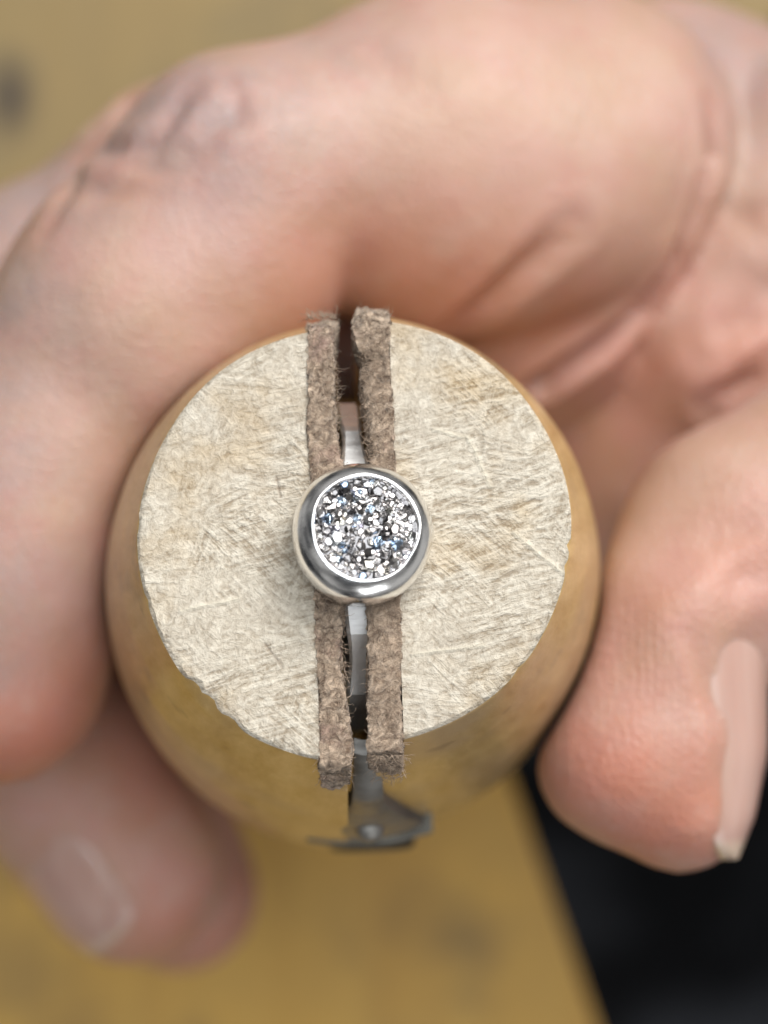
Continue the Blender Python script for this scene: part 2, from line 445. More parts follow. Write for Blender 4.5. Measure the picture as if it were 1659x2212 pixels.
def build_pad(sg):
    # strip of leather standing in the slot, frayed edges, a little proud of the wood at both ends
    NU, NV, NW = 9, 120, 46
    dep = 3.9
    def pt(a, b, c):      # a across 0..1 (wood -> slot), b along -1..1, c depth 0..1
        t = dep * c
        r = prof(t) + (0.20 if b > 0 else 0.40)
        v = b * math.sqrt(r * r - 2.2)
        u = UIN - a * LEA
        return u, v, 0.12 - t
    V = []; idx = {}; F = []
    def vid(i, j, k):
        key = (i, j, k)
        if key not in idx:
            idx[key] = len(V); V.append(pt(i / NU, -1 + 2 * j / NV, k / NW))
        return idx[key]
    for j in range(NV):
        for i in range(NU): F.append((vid(i, j, 0), vid(i + 1, j, 0), vid(i + 1, j + 1, 0), vid(i, j + 1, 0)))
        for i in range(NU): F.append((vid(i, j + 1, NW), vid(i + 1, j + 1, NW), vid(i + 1, j, NW), vid(i, j, NW)))
        for k in range(NW):
            F.append((vid(NU, j, k), vid(NU, j, k + 1), vid(NU, j + 1, k + 1), vid(NU, j + 1, k)))
            F.append((vid(0, j + 1, k), vid(0, j + 1, k + 1), vid(0, j, k + 1), vid(0, j, k)))
    for i in range(NU):
        for k in range(NW):
            F.append((vid(i, 0, k), vid(i, 0, k + 1), vid(i + 1, 0, k + 1), vid(i + 1, 0, k)))
            F.append((vid(i + 1, NV, k), vid(i + 1, NV, k + 1), vid(i, NV, k + 1), vid(i, NV, k)))
    V = np.array(V)
    a = (UIN - V[:, 0]) / LEA
    # wander of the slot side, notch, fibres
    slot = np.clip(a, 0, 1)
    wob = 0.26 * vnoise(np.stack([V[:, 1] * 0, V[:, 1], V[:, 2] * 0.4], 1), 0.55, 40 + sg) + 0.10 * vnoise(V, 1.7, 42 + sg) + 0.05 * vnoise(V, 5.0, 44 + sg)
    V[:, 0] += wob * slot
    if sg > 0:                                           # torn notch near the upper end of the right pad
        V[:, 0] += slot * 0.95 * np.exp(-((V[:, 1] - 9.9) / 0.33) ** 2) * np.exp(-(V[:, 2] / 3.0) ** 2)
        V[:, 0] -= slot * 0.28 * np.exp(-((V[:, 1] - 11.8) / 1.1) ** 2)
        V[:, 0] += slot * 0.36 * np.exp(-((V[:, 1] - 4.5) / 4.0) ** 2)
    else:
        V[:, 0] += slot * 0.15 * np.exp(-((V[:, 1] - 6) / 3.0) ** 2)
        V[:, 0] -= slot * 0.22 * np.exp(-((V[:, 1] - 3.2) / 1.4) ** 2)
        V[:, 0] += slot * 0.1 * np.exp(-((V[:, 1] + 6.5) / 4) ** 2)
    topw = np.exp(-((V[:, 2] - 0.12) / 0.8) ** 2)
    V[:, 2] += topw * (0.10 * vnoise(V, 1.4, 51 + sg) + 0.07 * vnoise(V, 4.5, 52 + sg) + 0.05 * rng.normal(size=len(V)))
    V[:, 2] -= topw * 0.25 * np.clip(slot - 0.8, 0, 1) * 5 * 0.5
    endw = np.clip((np.abs(V[:, 1]) - 11.2) / 1.0, 0, 1)
    V[:, 1] += endw * (0.22 * vnoise(V, 1.6, 61 + sg) + 0.1 * vnoise(V, 4.2, 62 + sg))
    V[:, 0] += (1 - slot) * 0.10 * vnoise(V, 1.1, 48 + sg) + 0.10 * vnoise(np.stack([V[:, 1] * 0, V[:, 1], V[:, 2] * 0], 1), 0.35, 49 + sg)
    V += 0.05 * rng.normal(size=V.shape)
    V[:, 0] *= sg; V[:, 1] += 0.3 * sg
    if sg > 0: F = [tuple(reversed(f)) for f in F]
    W = np.array([C(*p) for p in V])
    o = part('leather_pad', W, F, M_LEATHER, sharp=70)
    # loose fibres standing off the cut edge
    fv, ff = [], []
    def fibre(p, d, ln, r):
        d = unit(d); s = unit(np.cross(d, rng.normal(size=3))); q = np.cross(d, s)
        pts = [np.array(p, float)]
        for _ in range(4):
            d = unit(d + 0.45 * rng.normal(size=3)); pts.append(pts[-1] + d * ln / 4)
        b0 = len(fv)
        for k, c in enumerate(pts):
            rr = r * (1 - 0.6 * k / 4)
            for a_ in range(3):
                fv.append(c + rr * (math.cos(a_ * 2.094) * s + math.sin(a_ * 2.094) * q))
        for k in range(4):
            for a_ in range(3):
                x, y = b0 + k * 3 + a_, b0 + k * 3 + (a_ + 1) % 3
                ff.append((x, y, y + 3, x + 3))
    for _ in range(900):
        u = sg * rng.uniform(GAP + 0.1, UIN); v = rng.uniform(-12.4, 12.4)
        fibre((u, v, 0.05 + rng.uniform(0, 0.15)), (rng.normal(), rng.normal(), 0.25), rng.uniform(0.3, 1.1), rng.uniform(0.014, 0.03))
    for _ in range(260):
        t = rng.uniform(0, 3.7) if rng.random() < 0.7 else 0.1
        sv = -1 if rng.random() < 0.65 else 1
        r = prof(t) + 0.5
        fibre((sg * rng.uniform(GAP, UIN + 0.1), sv * math.sqrt(r * r - 3), 0.1 - t), (rng.normal(), sv * 0.9 + rng.normal() * .4, rng.normal()), rng.uniform(0.3, 0.9), rng.uniform(0.014, 0.028))
    for _ in range(120):
        fibre((sg * (GAP + 0.15), rng.uniform(-12, 12), 0.05), (-sg * 0.8, rng.normal(), rng.normal() * 0.6), rng.uniform(0.2, 0.45), 0.016)
    fo = mesh_obj('loose_fibres', np.array([C(*p) for p in fv]) - CO, ff, M_FIBRE, o)
    fo['kind'] = 'stuff'
    return o
pads = [build_pad(-1), build_pad(1)]

def lathe(profile, org, axis, n=40):
    axis = unit(axis); s = unit(np.cross(axis, (0.3, 0.2, 1.0))); q = np.cross(axis, s)
    V, F = [], []
    for (h, r) in profile:
        for k in range(n):
            a = 2 * math.pi * k / n
            V.append(org + axis * h + r * (math.cos(a) * s + math.sin(a) * q))
    for i in range(len(profile) - 1):
        for k in range(n):
            F.append((i * n + k, i * n + (k + 1) % n, (i + 1) * n + (k + 1) % n, (i + 1) * n + k))
    F.append(tuple(range(n))[::-1]); F.append(tuple((len(profile) - 1) * n + k for k in range(n)))
    return V, F
def slab(name, top, bot, mat, parent):
    """two equal grids of points, closed into one thick sheet"""
    a, b = len(top), len(top[0]); V = [p for r in top for p in r] + [p for r in bot for p in r]; B = a * b; F = []
    for i in range(a - 1):
        for k in range(b - 1):
            q = i * b + k
            F.append((q, q + 1, q + b + 1, q + b)); F.append((B + q, B + q + b, B + q + b + 1, B + q + 1))
        for q in (i * b, i * b + b - 1): F.append((q, q + b, B + q + b, B + q))
    for k in range(b - 1):
        for q in (k, (a - 1) * b + k): F.append((q, q + 1, B + q + 1, B + q))
    o = part(name, V, F, mat, parent=parent, sharp=40)
    bm = bmesh.new(); bm.from_mesh(o.data); bmesh.ops.recalc_face_normals(bm, faces=bm.faces); bm.to_mesh(o.data); bm.free()
    return o
# triangular steel hinge plate bent over the slot, with its rivet and the lip at its foot
def plate_pt(t, x, off):
    hw = np.interp(t, [4.0, 9.0, 18.0, 21.0], [0.75, 1.0, 3.3, 4.0])
    u = 0.35 + hw * x; r = prof(t) + off - 1.6 * max(0.0, 1 - (t - 4.0) / 3.0) + 0.55 * (1 - x * x) * np.interp(t, [5, 14, 21], [0.3, 1.0, 0.6])
    return C(u, -math.sqrt(r * r - u * u), -t)
tt = np.linspace(4.0, 21.0, 24); xx = np.linspace(-1, 1, 13)
plate = slab('hinge_plate', [[plate_pt(t, x, 0.30) for x in xx] for t in tt], [[plate_pt(t, x, -0.6) for x in xx] for t in tt], M_STEEL, clamp)
def lip_pt(w, x, off): 
    u = 0.6 + 4.15 * x
    return C(u, -(prof(w) + off - 0.03 * u * u), -w)
xx = np.linspace(-1, 1, 17)
slab('plate_lip', [[lip_pt(20.6, x, o) for x in xx] for o in (-0.6, 0.4, 0.85, 0.95)], [[lip_pt(22.0, x, o) for x in xx] for o in (-0.6, 0.4, 0.8, 0.9)], M_DARK, plate)
sv, sf = lathe([(-0.6, 0.95), (0, 0.92), (0.3, 0.8), (0.55, 0.5), (0.66, 0.15)], plate_pt(14.0, 0.05, 0.35), -VV + AX * 0.45, 20)
part('rivet', sv, sf, M_STEEL, parent=plate)
sv, sf = lathe([(-1.5, 3.0), (0.6, 3.0), (0.9, 2.7), (1.0, 1.9)], C(0.8, -prof(27), -27.5), -VV, 24)
part('hinge_knob', sv, sf, M_DARK, sharp=40)
# spacer that closes the slot below the leather
def box_part(name, u0, u1, v0, v1, w0, w1, mat):
    V = [C(u, v, w) for u in (u0, u1) for v in (v0, v1) for w in (w0, w1)]
    F = [(0, 1, 3, 2), (4, 6, 7, 5), (0, 4, 5, 1), (2, 3, 7, 6), (0, 2, 6, 4), (1, 5, 7, 3)]
    return part(name, V, F, mat, smooth=False)
box_part('wooden_wedge', -0.8, 0.8, -9.5, 9.5, -92, -46, M_SIDE)

# ------------------------------------------------------------------ the ring in the slot
RX = unit((0.085, 0.185, 1.0)); RV = unit(VV - RX * (VV @ RX)); RU = np.cross(RV, RX)
RO = C(0.22, -0.45, 0.35)                                 # where the head meets the shoulders
def R(u, v, w): return RO + RU * u + RV * v + RX * w
ring = empty('ring', R(0, 0, -20.6))
RGO = R(0, 0, -20.6)
tag(ring, 'silver ring with sparkling grey crystal stone clamped between the leather pads', 'ring')
RR = 10.5
HX = unit((0.145, 0.265, 1.0)); HV_ = unit(RV - HX * (RV @ HX)); HU = np.cross(HV_, HX)
def H(u, v, w): return RO + HU * u + HV_ * v + HX * w
def build_shank():
    N = 120; sec = []
    for i in range(N):
        a = 2 * math.pi * i / N            # 0 = head
        da = min(a, 2 * math.pi - a)
        hw = 0.72 + 0.26 * math.exp(-((da - 0.35) / 0.16) ** 2) - 0.16 * math.exp(-((da - 0.72) / 0.16) ** 2)
        th = 0.85 + 0.25 * math.exp(-(da / 0.5) ** 2)
        co, si = math.cos(a), math.sin(a)
        for (x, y) in ((-hw, -th * .35), (-hw, th * .32), (-hw * .72, th * .5), (hw * .72, th * .5), (hw, th * .32), (hw, -th * .35), (hw * .6, -th * .5), (-hw * .6, -th * .5)):
            rad = RR - 0.5 + y
            # hand filed facets: flat lengths between slight angles
            seg = 2 * math.pi / 15; rad -= 10.0 * (1 - math.cos(seg / 2) / math.cos((a + 0.1) % seg - seg / 2)) * (1.0 if y > 0 else 0.0)
            sec.append(R(x, rad * si, rad * co - RR))
    F = []
    for i in range(N):
        for k in range(8):
            i2, k2 = (i + 1) % N, (k + 1) % 8
            F.append((i * 8 + k, i * 8 + k2, i2 * 8 + k2, i2 * 8 + k))
    return mesh_obj('shank', np.array(sec) - RGO, F, M_BRUSHED, ring, sharp=11)
build_shank()
def build_bezel():
    n = 96
    prof_b = [(-0.1, 3.45), (0.0, 3.68), (0.35, 3.90), (1.1, 3.97), (1.6, 3.98), (1.95, 3.95), (2.3, 3.82), (2.62, 3.58), (2.84, 3.28), (2.95, 3.08), (2.98, 2.98), (2.94, 2.91), (2.6, 2.87), (2.3, 2.85)]
    V, F = [], []
    for m, (h, r) in enumerate(prof_b):
        for k in range(n):
            a = 2 * math.pi * k / n
            w = 0.03 * math.sin(3 * a + 0.7) + 0.012 * math.sin(7 * a + 2)
            if m >= 9: w += 0.018 * math.sin(5 * a + 1.0) + 0.008 * math.sin(13 * a)
            q = 0.025 * math.sin(4 * a + 1.9) if 6 <= m <= 11 else 0
            V.append(H((r + w) * math.cos(a), (r + w) * 1.015 * math.sin(a), h + q))
    for i in range(len(prof_b) - 1):
        for k in range(n):
            F.append((i * n + k, i * n + (k + 1) % n, (i + 1) * n + (k + 1) % n, (i + 1) * n + k))
    F.append(tuple(range(n))[::-1])
    return mesh_obj('bezel', np.array(V) - RGO, F, M_SILVER, ring, sharp=60)
build_bezel()
def build_stone():
    n, K = 64, 12
    V = [H(0, 0, 2.62)]; F = []
    for k in range(1, K + 1):
        r = 2.92 * k / K
        for i in range(n):
            a = 2 * math.pi * i / n
            V.append(H(r * math.cos(a), r * math.sin(a), 2.62 - 0.25 * (k / K) ** 2))
    for i in range(n): F.append((0, 1 + i, 1 + (i + 1) % n))
    for k in range(K - 1):
        for i in range(n):
            a, b = 1 + k * n + i, 1 + k * n + (i + 1) % n
            F.append((a, a + n, b + n, b))
    st = mesh_obj('stone', np.array(V) - RGO, F, M_CRYSTAL, ring, smooth=False)
    # crystal points: six variants of a six sided point, copied over the disc
    var = []
    for q in range(8):
        sides = 6 if q % 3 else 5
        vs = []; lean = rng.normal(size=2) * 0.18
        ang = np.sort((np.arange(sides) + rng.uniform(-.22, .22, sides)) * 2 * math.pi / sides)
        for a in ang: vs.append((math.cos(a), math.sin(a), -0.9))
        for a in ang: vs.append((math.cos(a) * 0.98, math.sin(a) * 0.98, 0.12 + 0.22 * rng.random()))
        cut = 0.62 if q % 2 else 0.35
        for a in ang: vs.append((lean[0] + cut * math.cos(a), lean[1] + cut * math.sin(a), 0.62 + 0.1 * rng.random()))
        F = []
        for i in range(sides):
            j = (i + 1) % sides
            F.append((i, j, sides + j, sides + i)); F.append((sides + i, sides + j, 2 * sides + j, 2 * sides + i))
        F.append(tuple(2 * sides + i for i in range(sides)))
        me = bpy.data.meshes.new('crystal')
        me.from_pydata([tuple(c * MM for c in v) for v in vs], [], F)
        me.materials.append(M_CRYSTAL)
        var.append(me)
    pts = []; tries = 0
    while len(pts) < 170 and tries < 60000:
        tries += 1
        r = 2.80 * math.sqrt(rng.random()); a = rng.uniform(0, 6.283)
        p = np.array([r * math.cos(a), r * math.sin(a)])
        rad = rng.choice([0.18, 0.26, 0.34, 0.44], p=[0.28, 0.34, 0.25, 0.13])
        if all(np.hypot(*(p - q[0])) > 0.62 * (rad + q[1]) for q in pts): pts.append((p, rad))
    B = Matrix((HU, HV_, HX)).transposed()
    for p, rad in pts:
        o = bpy.data.objects.new('crystal', var[rng.integers(len(var))])
        tilt = Matrix.Rotation(rng.uniform(0.0, 0.62), 3, Vector((rng.normal(), rng.normal(), 0)).normalized()) @ Matrix.Rotation(rng.uniform(0, 6.28), 3, 'Z')
        h = 2.62 - 0.25 * (p @ p) / 9.4 + rng.uniform(-0.07, 0.06)
        mw = Matrix.Translation(Vector((H(p[0], p[1], h) - RGO) * MM)) @ (B @ tilt).to_4x4() @ Matrix.Diagonal((rad, rad * rng.uniform(.8, 1.5), rad * rng.uniform(.8, 1.2), 1))
        link(o, st)
        o.matrix_basis = mw
    return st
build_stone()

# ------------------------------------------------------------------ the hand: one skin from a blended distance field
GRID = 0.68
def smin(a, b, k):
    h = np.maximum(k - np.abs(a - b), 0) / k
    return np.minimum(a, b) - h * h * k * 0.25
LO, HI = np.array([-46.0, -46, -104]), np.array([172.0, 52, -4])
DIM = np.ceil((HI - LO) / GRID).astype(int) + 1
AXS = [LO[i] + GRID * np.arange(DIM[i]) for i in range(3)]
def field(prims, k):
    f = np.full(DIM, 60.0, np.float32)
    for (a, b, ra, rb) in prims:
        a, b = np.asarray(a, float), np.asarray(b, float)
        m = max(ra, rb) + 9
        i0 = np.clip(((np.minimum(a, b) - m - LO) / GRID).astype(int), 0, DIM); i1 = np.clip(((np.maximum(a, b) + m - LO) / GRID).astype(int) + 2, 0, DIM)
        if np.any(i1 <= i0): continue
        x = AXS[0][i0[0]:i1[0], None, None].astype(np.float32); y = AXS[1][None, i0[1]:i1[1], None].astype(np.float32); z = AXS[2][None, None, i0[2]:i1[2]].astype(np.float32)
        ba = (b - a).astype(np.float32); L2 = float(ba @ ba) + 1e-9
        t = np.clip(((x - a[0]) * ba[0] + (y - a[1]) * ba[1] + (z - a[2]) * ba[2]) / L2, 0, 1)
        d = np.sqrt((x - a[0] - t * ba[0]) ** 2 + (y - a[1] - t * ba[1]) ** 2 + (z - a[2] - t * ba[2]) ** 2) - (ra + (rb - ra) * t)
        sl = tuple(slice(i0[i], i1[i]) for i in range(3))
        f[sl] = smin(f[sl], d, k)
    return f
def chain(pts): return [(pts[i][0], pts[i + 1][0], pts[i][1], pts[i + 1][1]) for i in range(len(pts) - 1)]
def ball(p, r): return (p, p, r, r)
W1 = np.array([98.0, -4, -70])
ELB = np.array([190.0, -20, -78])
I_MCP, M_MCP, R_MCP, L_MCP = P(1430, 322, -42), P(1400, 370, -57), P(1450, 430, -75), P(1480, 500, -88)
palm = [(P(1430, 335, -48), W1 + (0, 6, 6), 11.5, 13), (M_MCP, W1 + (0, 8, 0), 12, 14), (R_MCP, W1 + (0, 4, -8), 11, 13), (L_MCP, W1 + (0, -6, -12), 10, 12),
        (W1 + (0, 4, 3), ELB + (0, 6, 0), 17, 24), (W1 + (0, -7, -5), ELB + (0, -8, -4), 16, 24),
        (P(1540, 700, -67), W1 + (-30, -2, -2), 13, 14)]
index = chain([(P(1250, 318, -38.5), 11.4), (P(960, 322, -32), 10.7), (P(525, 395, -26), 9.0)]) + [(P(1275, 330, -37.5), P(1250, 450, -38), 10, 9.2)]
index_b = chain([(P(525, 395, -26), 9.0), (P(297, 675, -25), 8.9), (P(56, 1003, -25), 8.5), (P(20, 1230, -25), 8.5), (P(-15, 1440, -25), 8.1)]) + [ball(P(520, 560, -25), 7.6), ball(P(330, 800, -25), 7.0)]
index_a2 = index + [ball(P(930, 440, -31), 9.4), ball(P(1150, 420, -33), 9.5)]
base_b = chain([(P(1262, 450, -39), 9.0), (P(1175, 640, -41), 8.6), (P(1010, 770, -45), 8.5)])
middle = chain([(M_MCP, 12), (P(420, 455, -45), 9.6), (P(65, 690, -45), 9.2), (P(-150, 1200, -46), 8.3), (P(80, 1600, -46), 7.9), (P(285, 1880, -46), 7.5)])
middle += chain([(P(1200, 560, -55), 10), (P(860, 590, -50), 10.0), (P(560, 640, -48), 9.5)])
ringf = chain([(R_MCP, 11), (P(540, 520, -64), 9.0), (P(70, 1250, -64), 8.0), (P(392, 1930, -64), 6.9)])
little = chain([(L_MCP, 10), (P(600, 520, -81), 8.2), (P(260, 1150, -81), 7.2), (P(430, 1600, -81), 6.3)])
T_CMC, T_MCP, T_IP = np.array([84.0, -14, -48]), P(2120, 930, -28), P(1600, 1195, -22)
thumb = [(T_CMC, T_MCP, 14, 11), (T_MCP, T_IP, 10.5, 8.5)] + chain([(T_IP, 8.5), (P(1530, 1285, -20.4), 6.2), (P(1482, 1400, -18.8), 4.7), (P(1472, 1600, -17.5), 4.3), (P(1474, 1742, -16.9), 3.8)]) + \
        chain([(T_IP, 7.5), (P(1440, 1340, -19), 5.4), (P(1404, 1480, -18.2), 5.7), (P(1366, 1622, -17.4), 6.0), (P(1468, 1742, -16.9), 3.7)])
nail_bed = chain([(P(1585, 1292, -15.2), 1.6), (P(1510, 1300, -13.9), 1.5), (P(1455, 1345, -13.7), 1.4), (P(1455, 1420, -13.7), 1.35), (P(1504, 1590, -13.6), 1.3), (P(1496, 1750, -13.7), 1.1)])
web = chain([(P(1715, 330, -41), 7.2), (P(1650, 520, -40.5), 8.0), (P(1560, 745, -41.5), 8.6), (P(1420, 950, -47), 8.8), (P(1280, 1070, -51), 8.2)]) + [(P(1690, 520, -41), P(1950, 600, -42), 8.2, 10), (P(1590, 735, -42), P(1950, 760, -42), 8.2, 10)]
def build_hand():
    fp = field(palm, 8)
    fa = field(index_a2, 4); fb = field(index_b, 3)
    fi = smin(smin(fa, fb, 1.2), fp, 1.5)
    out = fi
    out = smin(out, smin(field(base_b, 4), fp, 1.5), 1.5)
    out = np.minimum(out, smin(field(middle, 3), fp, 5))
    out = np.minimum(out, smin(field(ringf, 3), fp, 5))
    out = np.minimum(out, smin(field(little, 3), fp, 5))
    ft = smin(field(thumb, 2), field(nail_bed, 1.5), 2.4)
    fw = field(web, 1.6)
    ft = smin(smin(ft, fw, 1.2), fp, 1.5)
    out = smin(out, ft, 0.25)
    # soft flesh yields to the hard clamp
    X, Y, Z = np.meshgrid(*AXS, indexing='ij', sparse=True)
    dx, dy, dz = X - FC[0], Y - FC[1], Z - FC[2]
    t = -(dx * AX[0] + dy * AX[1] + dz * AX[2])
    rho = np.sqrt(np.maximum(dx * dx + dy * dy + dz * dz - t * t, 0))
    cl = np.maximum(rho - prof(np.clip(t, 0, 76)) - 0.12, np.maximum(-t, t - 76)).astype(np.float32)
    out = -smin(-out, cl, 1.2)
    # surface nets
    ins = out < 0
    n0, n1, n2 = DIM
    c = [ins[i:n0 - 1 + i, j:n1 - 1 + j, k:n2 - 1 + k] for i in (0, 1) for j in (0, 1) for k in (0, 1)]
    s = np.zeros((n0 - 1, n1 - 1, n2 - 1), np.int8)
    for q in c: s += q
    act = (s > 0) & (s < 8)
    ids = -np.ones(act.shape, np.int64); cells = np.argwhere(act); ids[act] = np.arange(len(cells))
    acc = np.zeros((len(cells), 3)); cnt = np.zeros(len(cells))
    for ax in range(3):
        o1, o2 = [x for x in range(3) if x != ax]
        for i in (0, 1):
            for j in (0, 1):
                p0 = cells.copy(); p0[:, o1] += i; p0[:, o2] += j
                p1 = p0.copy(); p1[:, ax] += 1
                v0 = out[tuple(p0.T)]; v1 = out[tuple(p1.T)]
                m = (v0 < 0) != (v1 < 0)
                tt = np.where(m, v0 / np.where(v0 == v1, 1, v0 - v1), 0)
                pos = p0.astype(float); pos[:, ax] += tt
                acc[m] += pos[m]; cnt[m] += 1
    V = acc / cnt[:, None] * GRID + LO
    F = []
    for ax in range(3):
        o1, o2 = (ax + 1) % 3, (ax + 2) % 3
        a = ins; sl0 = [slice(None)] * 3; sl1 = [slice(None)] * 3
        sl0[ax] = slice(0, -1); sl1[ax] = slice(1, None)
        ch = np.argwhere(a[tuple(sl0)] != a[tuple(sl1)])
        ok = (ch[:, o1] > 0) & (ch[:, o2] > 0) & (ch[:, o1] < DIM[o1] - 1) & (ch[:, o2] < DIM[o2] - 1)
        ch = ch[ok]
        inside = a[tuple(ch.T)]
        q = []
        for (i, j) in ((0, 0), (1, 0), (1, 1), (0, 1)):
            p = ch.copy(); p[:, o1] -= 1 - i; p[:, o2] -= 1 - j
            q.append(ids[tuple(p.T)])
        q = np.stack(q, 1)
        q[~inside] = q[~inside][:, ::-1]
        F.append(q)
    F = np.concatenate(F)
    return V, F
HV, HF = build_hand()

def relax(V, F, it, lam):
    E = np.concatenate([F[:, [0, 1]], F[:, [1, 2]], F[:, [2, 3]], F[:, [3, 0]]])
    deg = np.bincount(E.ravel(), minlength=len(V)).astype(float)
    for _ in range(it):
        A = np.zeros_like(V)
        for d in range(3):
            A[:, d] = np.bincount(E[:, 0], V[E[:, 1], d], len(V)) + np.bincount(E[:, 1], V[E[:, 0], d], len(V))
        V = V + lam * (A / deg[:, None] - V)
    return V
HV = relax(HV, HF, 2, 0.5)
def normals(V, F):
    n = np.cross(V[F[:, 2]] - V[F[:, 0]], V[F[:, 3]] - V[F[:, 1]])
    N = np.zeros_like(V)
    for k in range(4):
        for d in range(3): N[:, d] += np.bincount(F[:, k], n[:, d], len(V))
    return N / (np.linalg.norm(N, axis=1, keepdims=True) + 1e-12)
HN = normals(HV, HF)
bvh = BVHTree.FromPolygons([tuple(v) for v in HV], [tuple(int(i) for i in f) for f in HF])
def hit(px, py):                  # where a pixel's direction meets the skin
    d = P(px, py, -40.0) - np.array([0, 0, D])
    r = bvh.ray_cast(Vector((0, 0, D)), Vector(unit(d)))
    return np.array(r[0]) if r[0] is not None else None
def polyhits(pts, step=14):
    out = []
    for (a, b) in zip(pts[:-1], pts[1:]):
        n = max(2, int(math.hypot(b[0] - a[0], b[1] - a[1]) / step))
        for k in range(n + 1):
            h = hit(a[0] + (b[0] - a[0]) * k / n, a[1] + (b[1] - a[1]) * k / n)
            if h is not None: out.append(h)
    return out
def near(V, pts, rmax):
    d = np.full(len(V), 1e3)
    if not len(pts): return d
    pts = np.array(pts)
    lo, hi = pts.min(0) - rmax, pts.max(0) + rmax
    m = np.where(np.all((V > lo) & (V < hi), axis=1))[0]
    for c in range(0, len(m), 20000):
        s = m[c:c + 20000]
        d[s] = np.sqrt(((V[s][:, None] - pts[None]) ** 2).sum(2)).min(1)
    return d
CREASES = [  # polyline in pixels, depth mm, width mm
    ([(1536, 235), (1540, 330), (1500, 450), (1455, 560), (1385, 670), (1290, 755), (1165, 838)], 2.0, 0.75),
    ([(1232, 498), (1190, 530), (1130, 590), (1060, 655), (1000, 700)], 1.1, 1.0),
    ([(762, 470), (772, 540), (760, 620), (738, 690)], 0.3, 1.1),
    ([(1545, 480), (1600, 470), (1659, 480)], 0.5, 1.3),
    ([(1659, 790), (1600, 840), (1540, 880)], 1.0, 0.9),
    ([(1659, 665), (1590, 700), (1520, 745)], 0.5, 1.3),
    ([(215, 270), (250, 245), (300, 190)], 0.7, 0.75),
    ([(330, 300), (370, 250), (420, 190)], 0.6, 0.8),
    ([(210, 325), (300, 320), (390, 300)], 0.5, 0.75),
    ([(150, 400), (230, 415), (330, 395)], 0.4, 0.8),
    ([(420, 330), (470, 270), (540, 230)], 0.4, 0.8),
    ([(300, 350), (360, 340), (440, 345)], 0.3, 0.7), ([(480, 160), (510, 210), (520, 270)], 0.35, 0.5), ([(255, 360), (330, 360), (420, 390)], 0.35, 0.5), ([(60, 560), (130, 440), (205, 300)], 0.45, 0.8),
    ([(760, 90), (830, 130), (900, 190)], 0.25, 1.0),
    ([(1500, 1310), (1490, 1370), (1530, 1470), (1556, 1590), (1556, 1740)], 0.35, 0.5),
    ([(1659, 1230), (1600, 1250), (1560, 1300)], 0.4, 0.8),
    ([(1659, 1130), (1560, 1160)], 0.3, 0.9),
]
disp = np.zeros(len(HV)); flush = np.zeros(len(HV)); pale = np.zeros(len(HV)); grime_shade = np.zeros(len(HV)); ridges = np.zeros(len(HV))
for pl, dp, w in CREASES:
    d = near(HV, polyhits(pl), w * 3.5)
    ends = polyhits(pl)
    fade = np.ones(len(HV))
    if len(ends) > 4:
        span = min(5.0, 0.35 * np.linalg.norm(ends[0] - ends[-1]))
        for e in ((ends[0],) if len(pl) > 6 else (ends[0], ends[-1])):
            fade = np.minimum(fade, np.clip(near(HV, [e], span) / span, 0, 1))
    disp -= fade * dp * np.exp(-(d / w) ** 2)
    disp += fade * 0.22 * dp * np.exp(-((d - 2.2 * w) / w) ** 2)
    if max(p[0] for p in pl) < 600: grime_shade = np.maximum(grime_shade, 0.4 * fade * np.exp(-(d / (w * 1.1)) ** 2))  # left knuckle creases darkened in the colour
    flush = np.maximum(flush, 0.28 * np.exp(-(d / (w * 1.4)) ** 2))
def spot(arr, px, py, r, amt):
    h = hit(px, py)
    if h is None: return
    d = near(HV, [h], r * 3)
    np.maximum(arr, amt * np.exp(-(d / r) ** 2), out=arr)
for a in [(850, 560, 8, .6), (1000, 620, 7, .6), (700, 600, 6, .5), (1150, 700, 7, .5), (1600, 760, 6, .45), (450, 900, 5, .35), (1400, 760, 7, .5), (1350, 1700, 7, .85), (1430, 1790, 6, .9), (1300, 1600, 5, .5), (60, 1620, 7, 1.), (160, 1500, 5, .7), (40, 1680, 5, 1.),
          (1450, 1300, 4, .3), (380, 2000, 6, .6), (300, 1650, 7, .5), (1500, 640, 6, .4), (1600, 1180, 5, .5), (480, 2000, 6, .7), (1400, 900, 6, .4)]: spot(flush, *a)
for a in [(900, 250, 9, .6), (300, 800, 7, .5), (1450, 1060, 6, .6), (1250, 200, 10, .5), (1620, 520, 5, .4), (150, 1000, 6, .4)]: spot(pale, *a)  # paler skin painted where the highlights fall
for a in [(430, 240, 7, .75), (330, 230, 6, .75), (250, 300, 5, .7), (540, 210, 7, .5), (60, 450, 8, .7), (240, 210, 6, .9), (150, 290, 7, .9), (40, 400, 7, .8), (290, 170, 4, .9), (700, 100, 6, .45), (180, 420, 5, .5), (20, 640, 4, .7), (100, 700, 4, .4), (640, 190, 4, .3), (1640, 130, 9, .75), (0, 1450, 2.5, .5), (0, 800, 4, .6), (0, 1000, 3.5, .6), (0, 1200, 3.5, .55), (0, 1330, 3, .5), (1600, 60, 6, .6), (1640, 300, 5, .4)]: spot(grime_shade, *a)  # knuckle dirt, plus shade painted on left finger edge, knuckle and right corner
for a in [(1400, 1400, 5, 1.0), (1420, 1550, 5, .8), (1350, 1650, 4, .6)]: spot(ridges, *a)
disp += 0.16 * vnoise(HV, 0.33, 71) + 0.06 * vnoise(HV, 0.9, 72)
HV2 = HV + HN * disp[:, None]
hand_org = np.array([20.0, -10, -95])
hand = mesh_obj('hand', HV2 - hand_org, [tuple(int(i) for i in f) for f in HF], M_SKIN)
hand.location = hand_org * MM
tag(hand, 'bare right hand gripping the wooden ring clamp with thumb and curled fingers', 'hand')
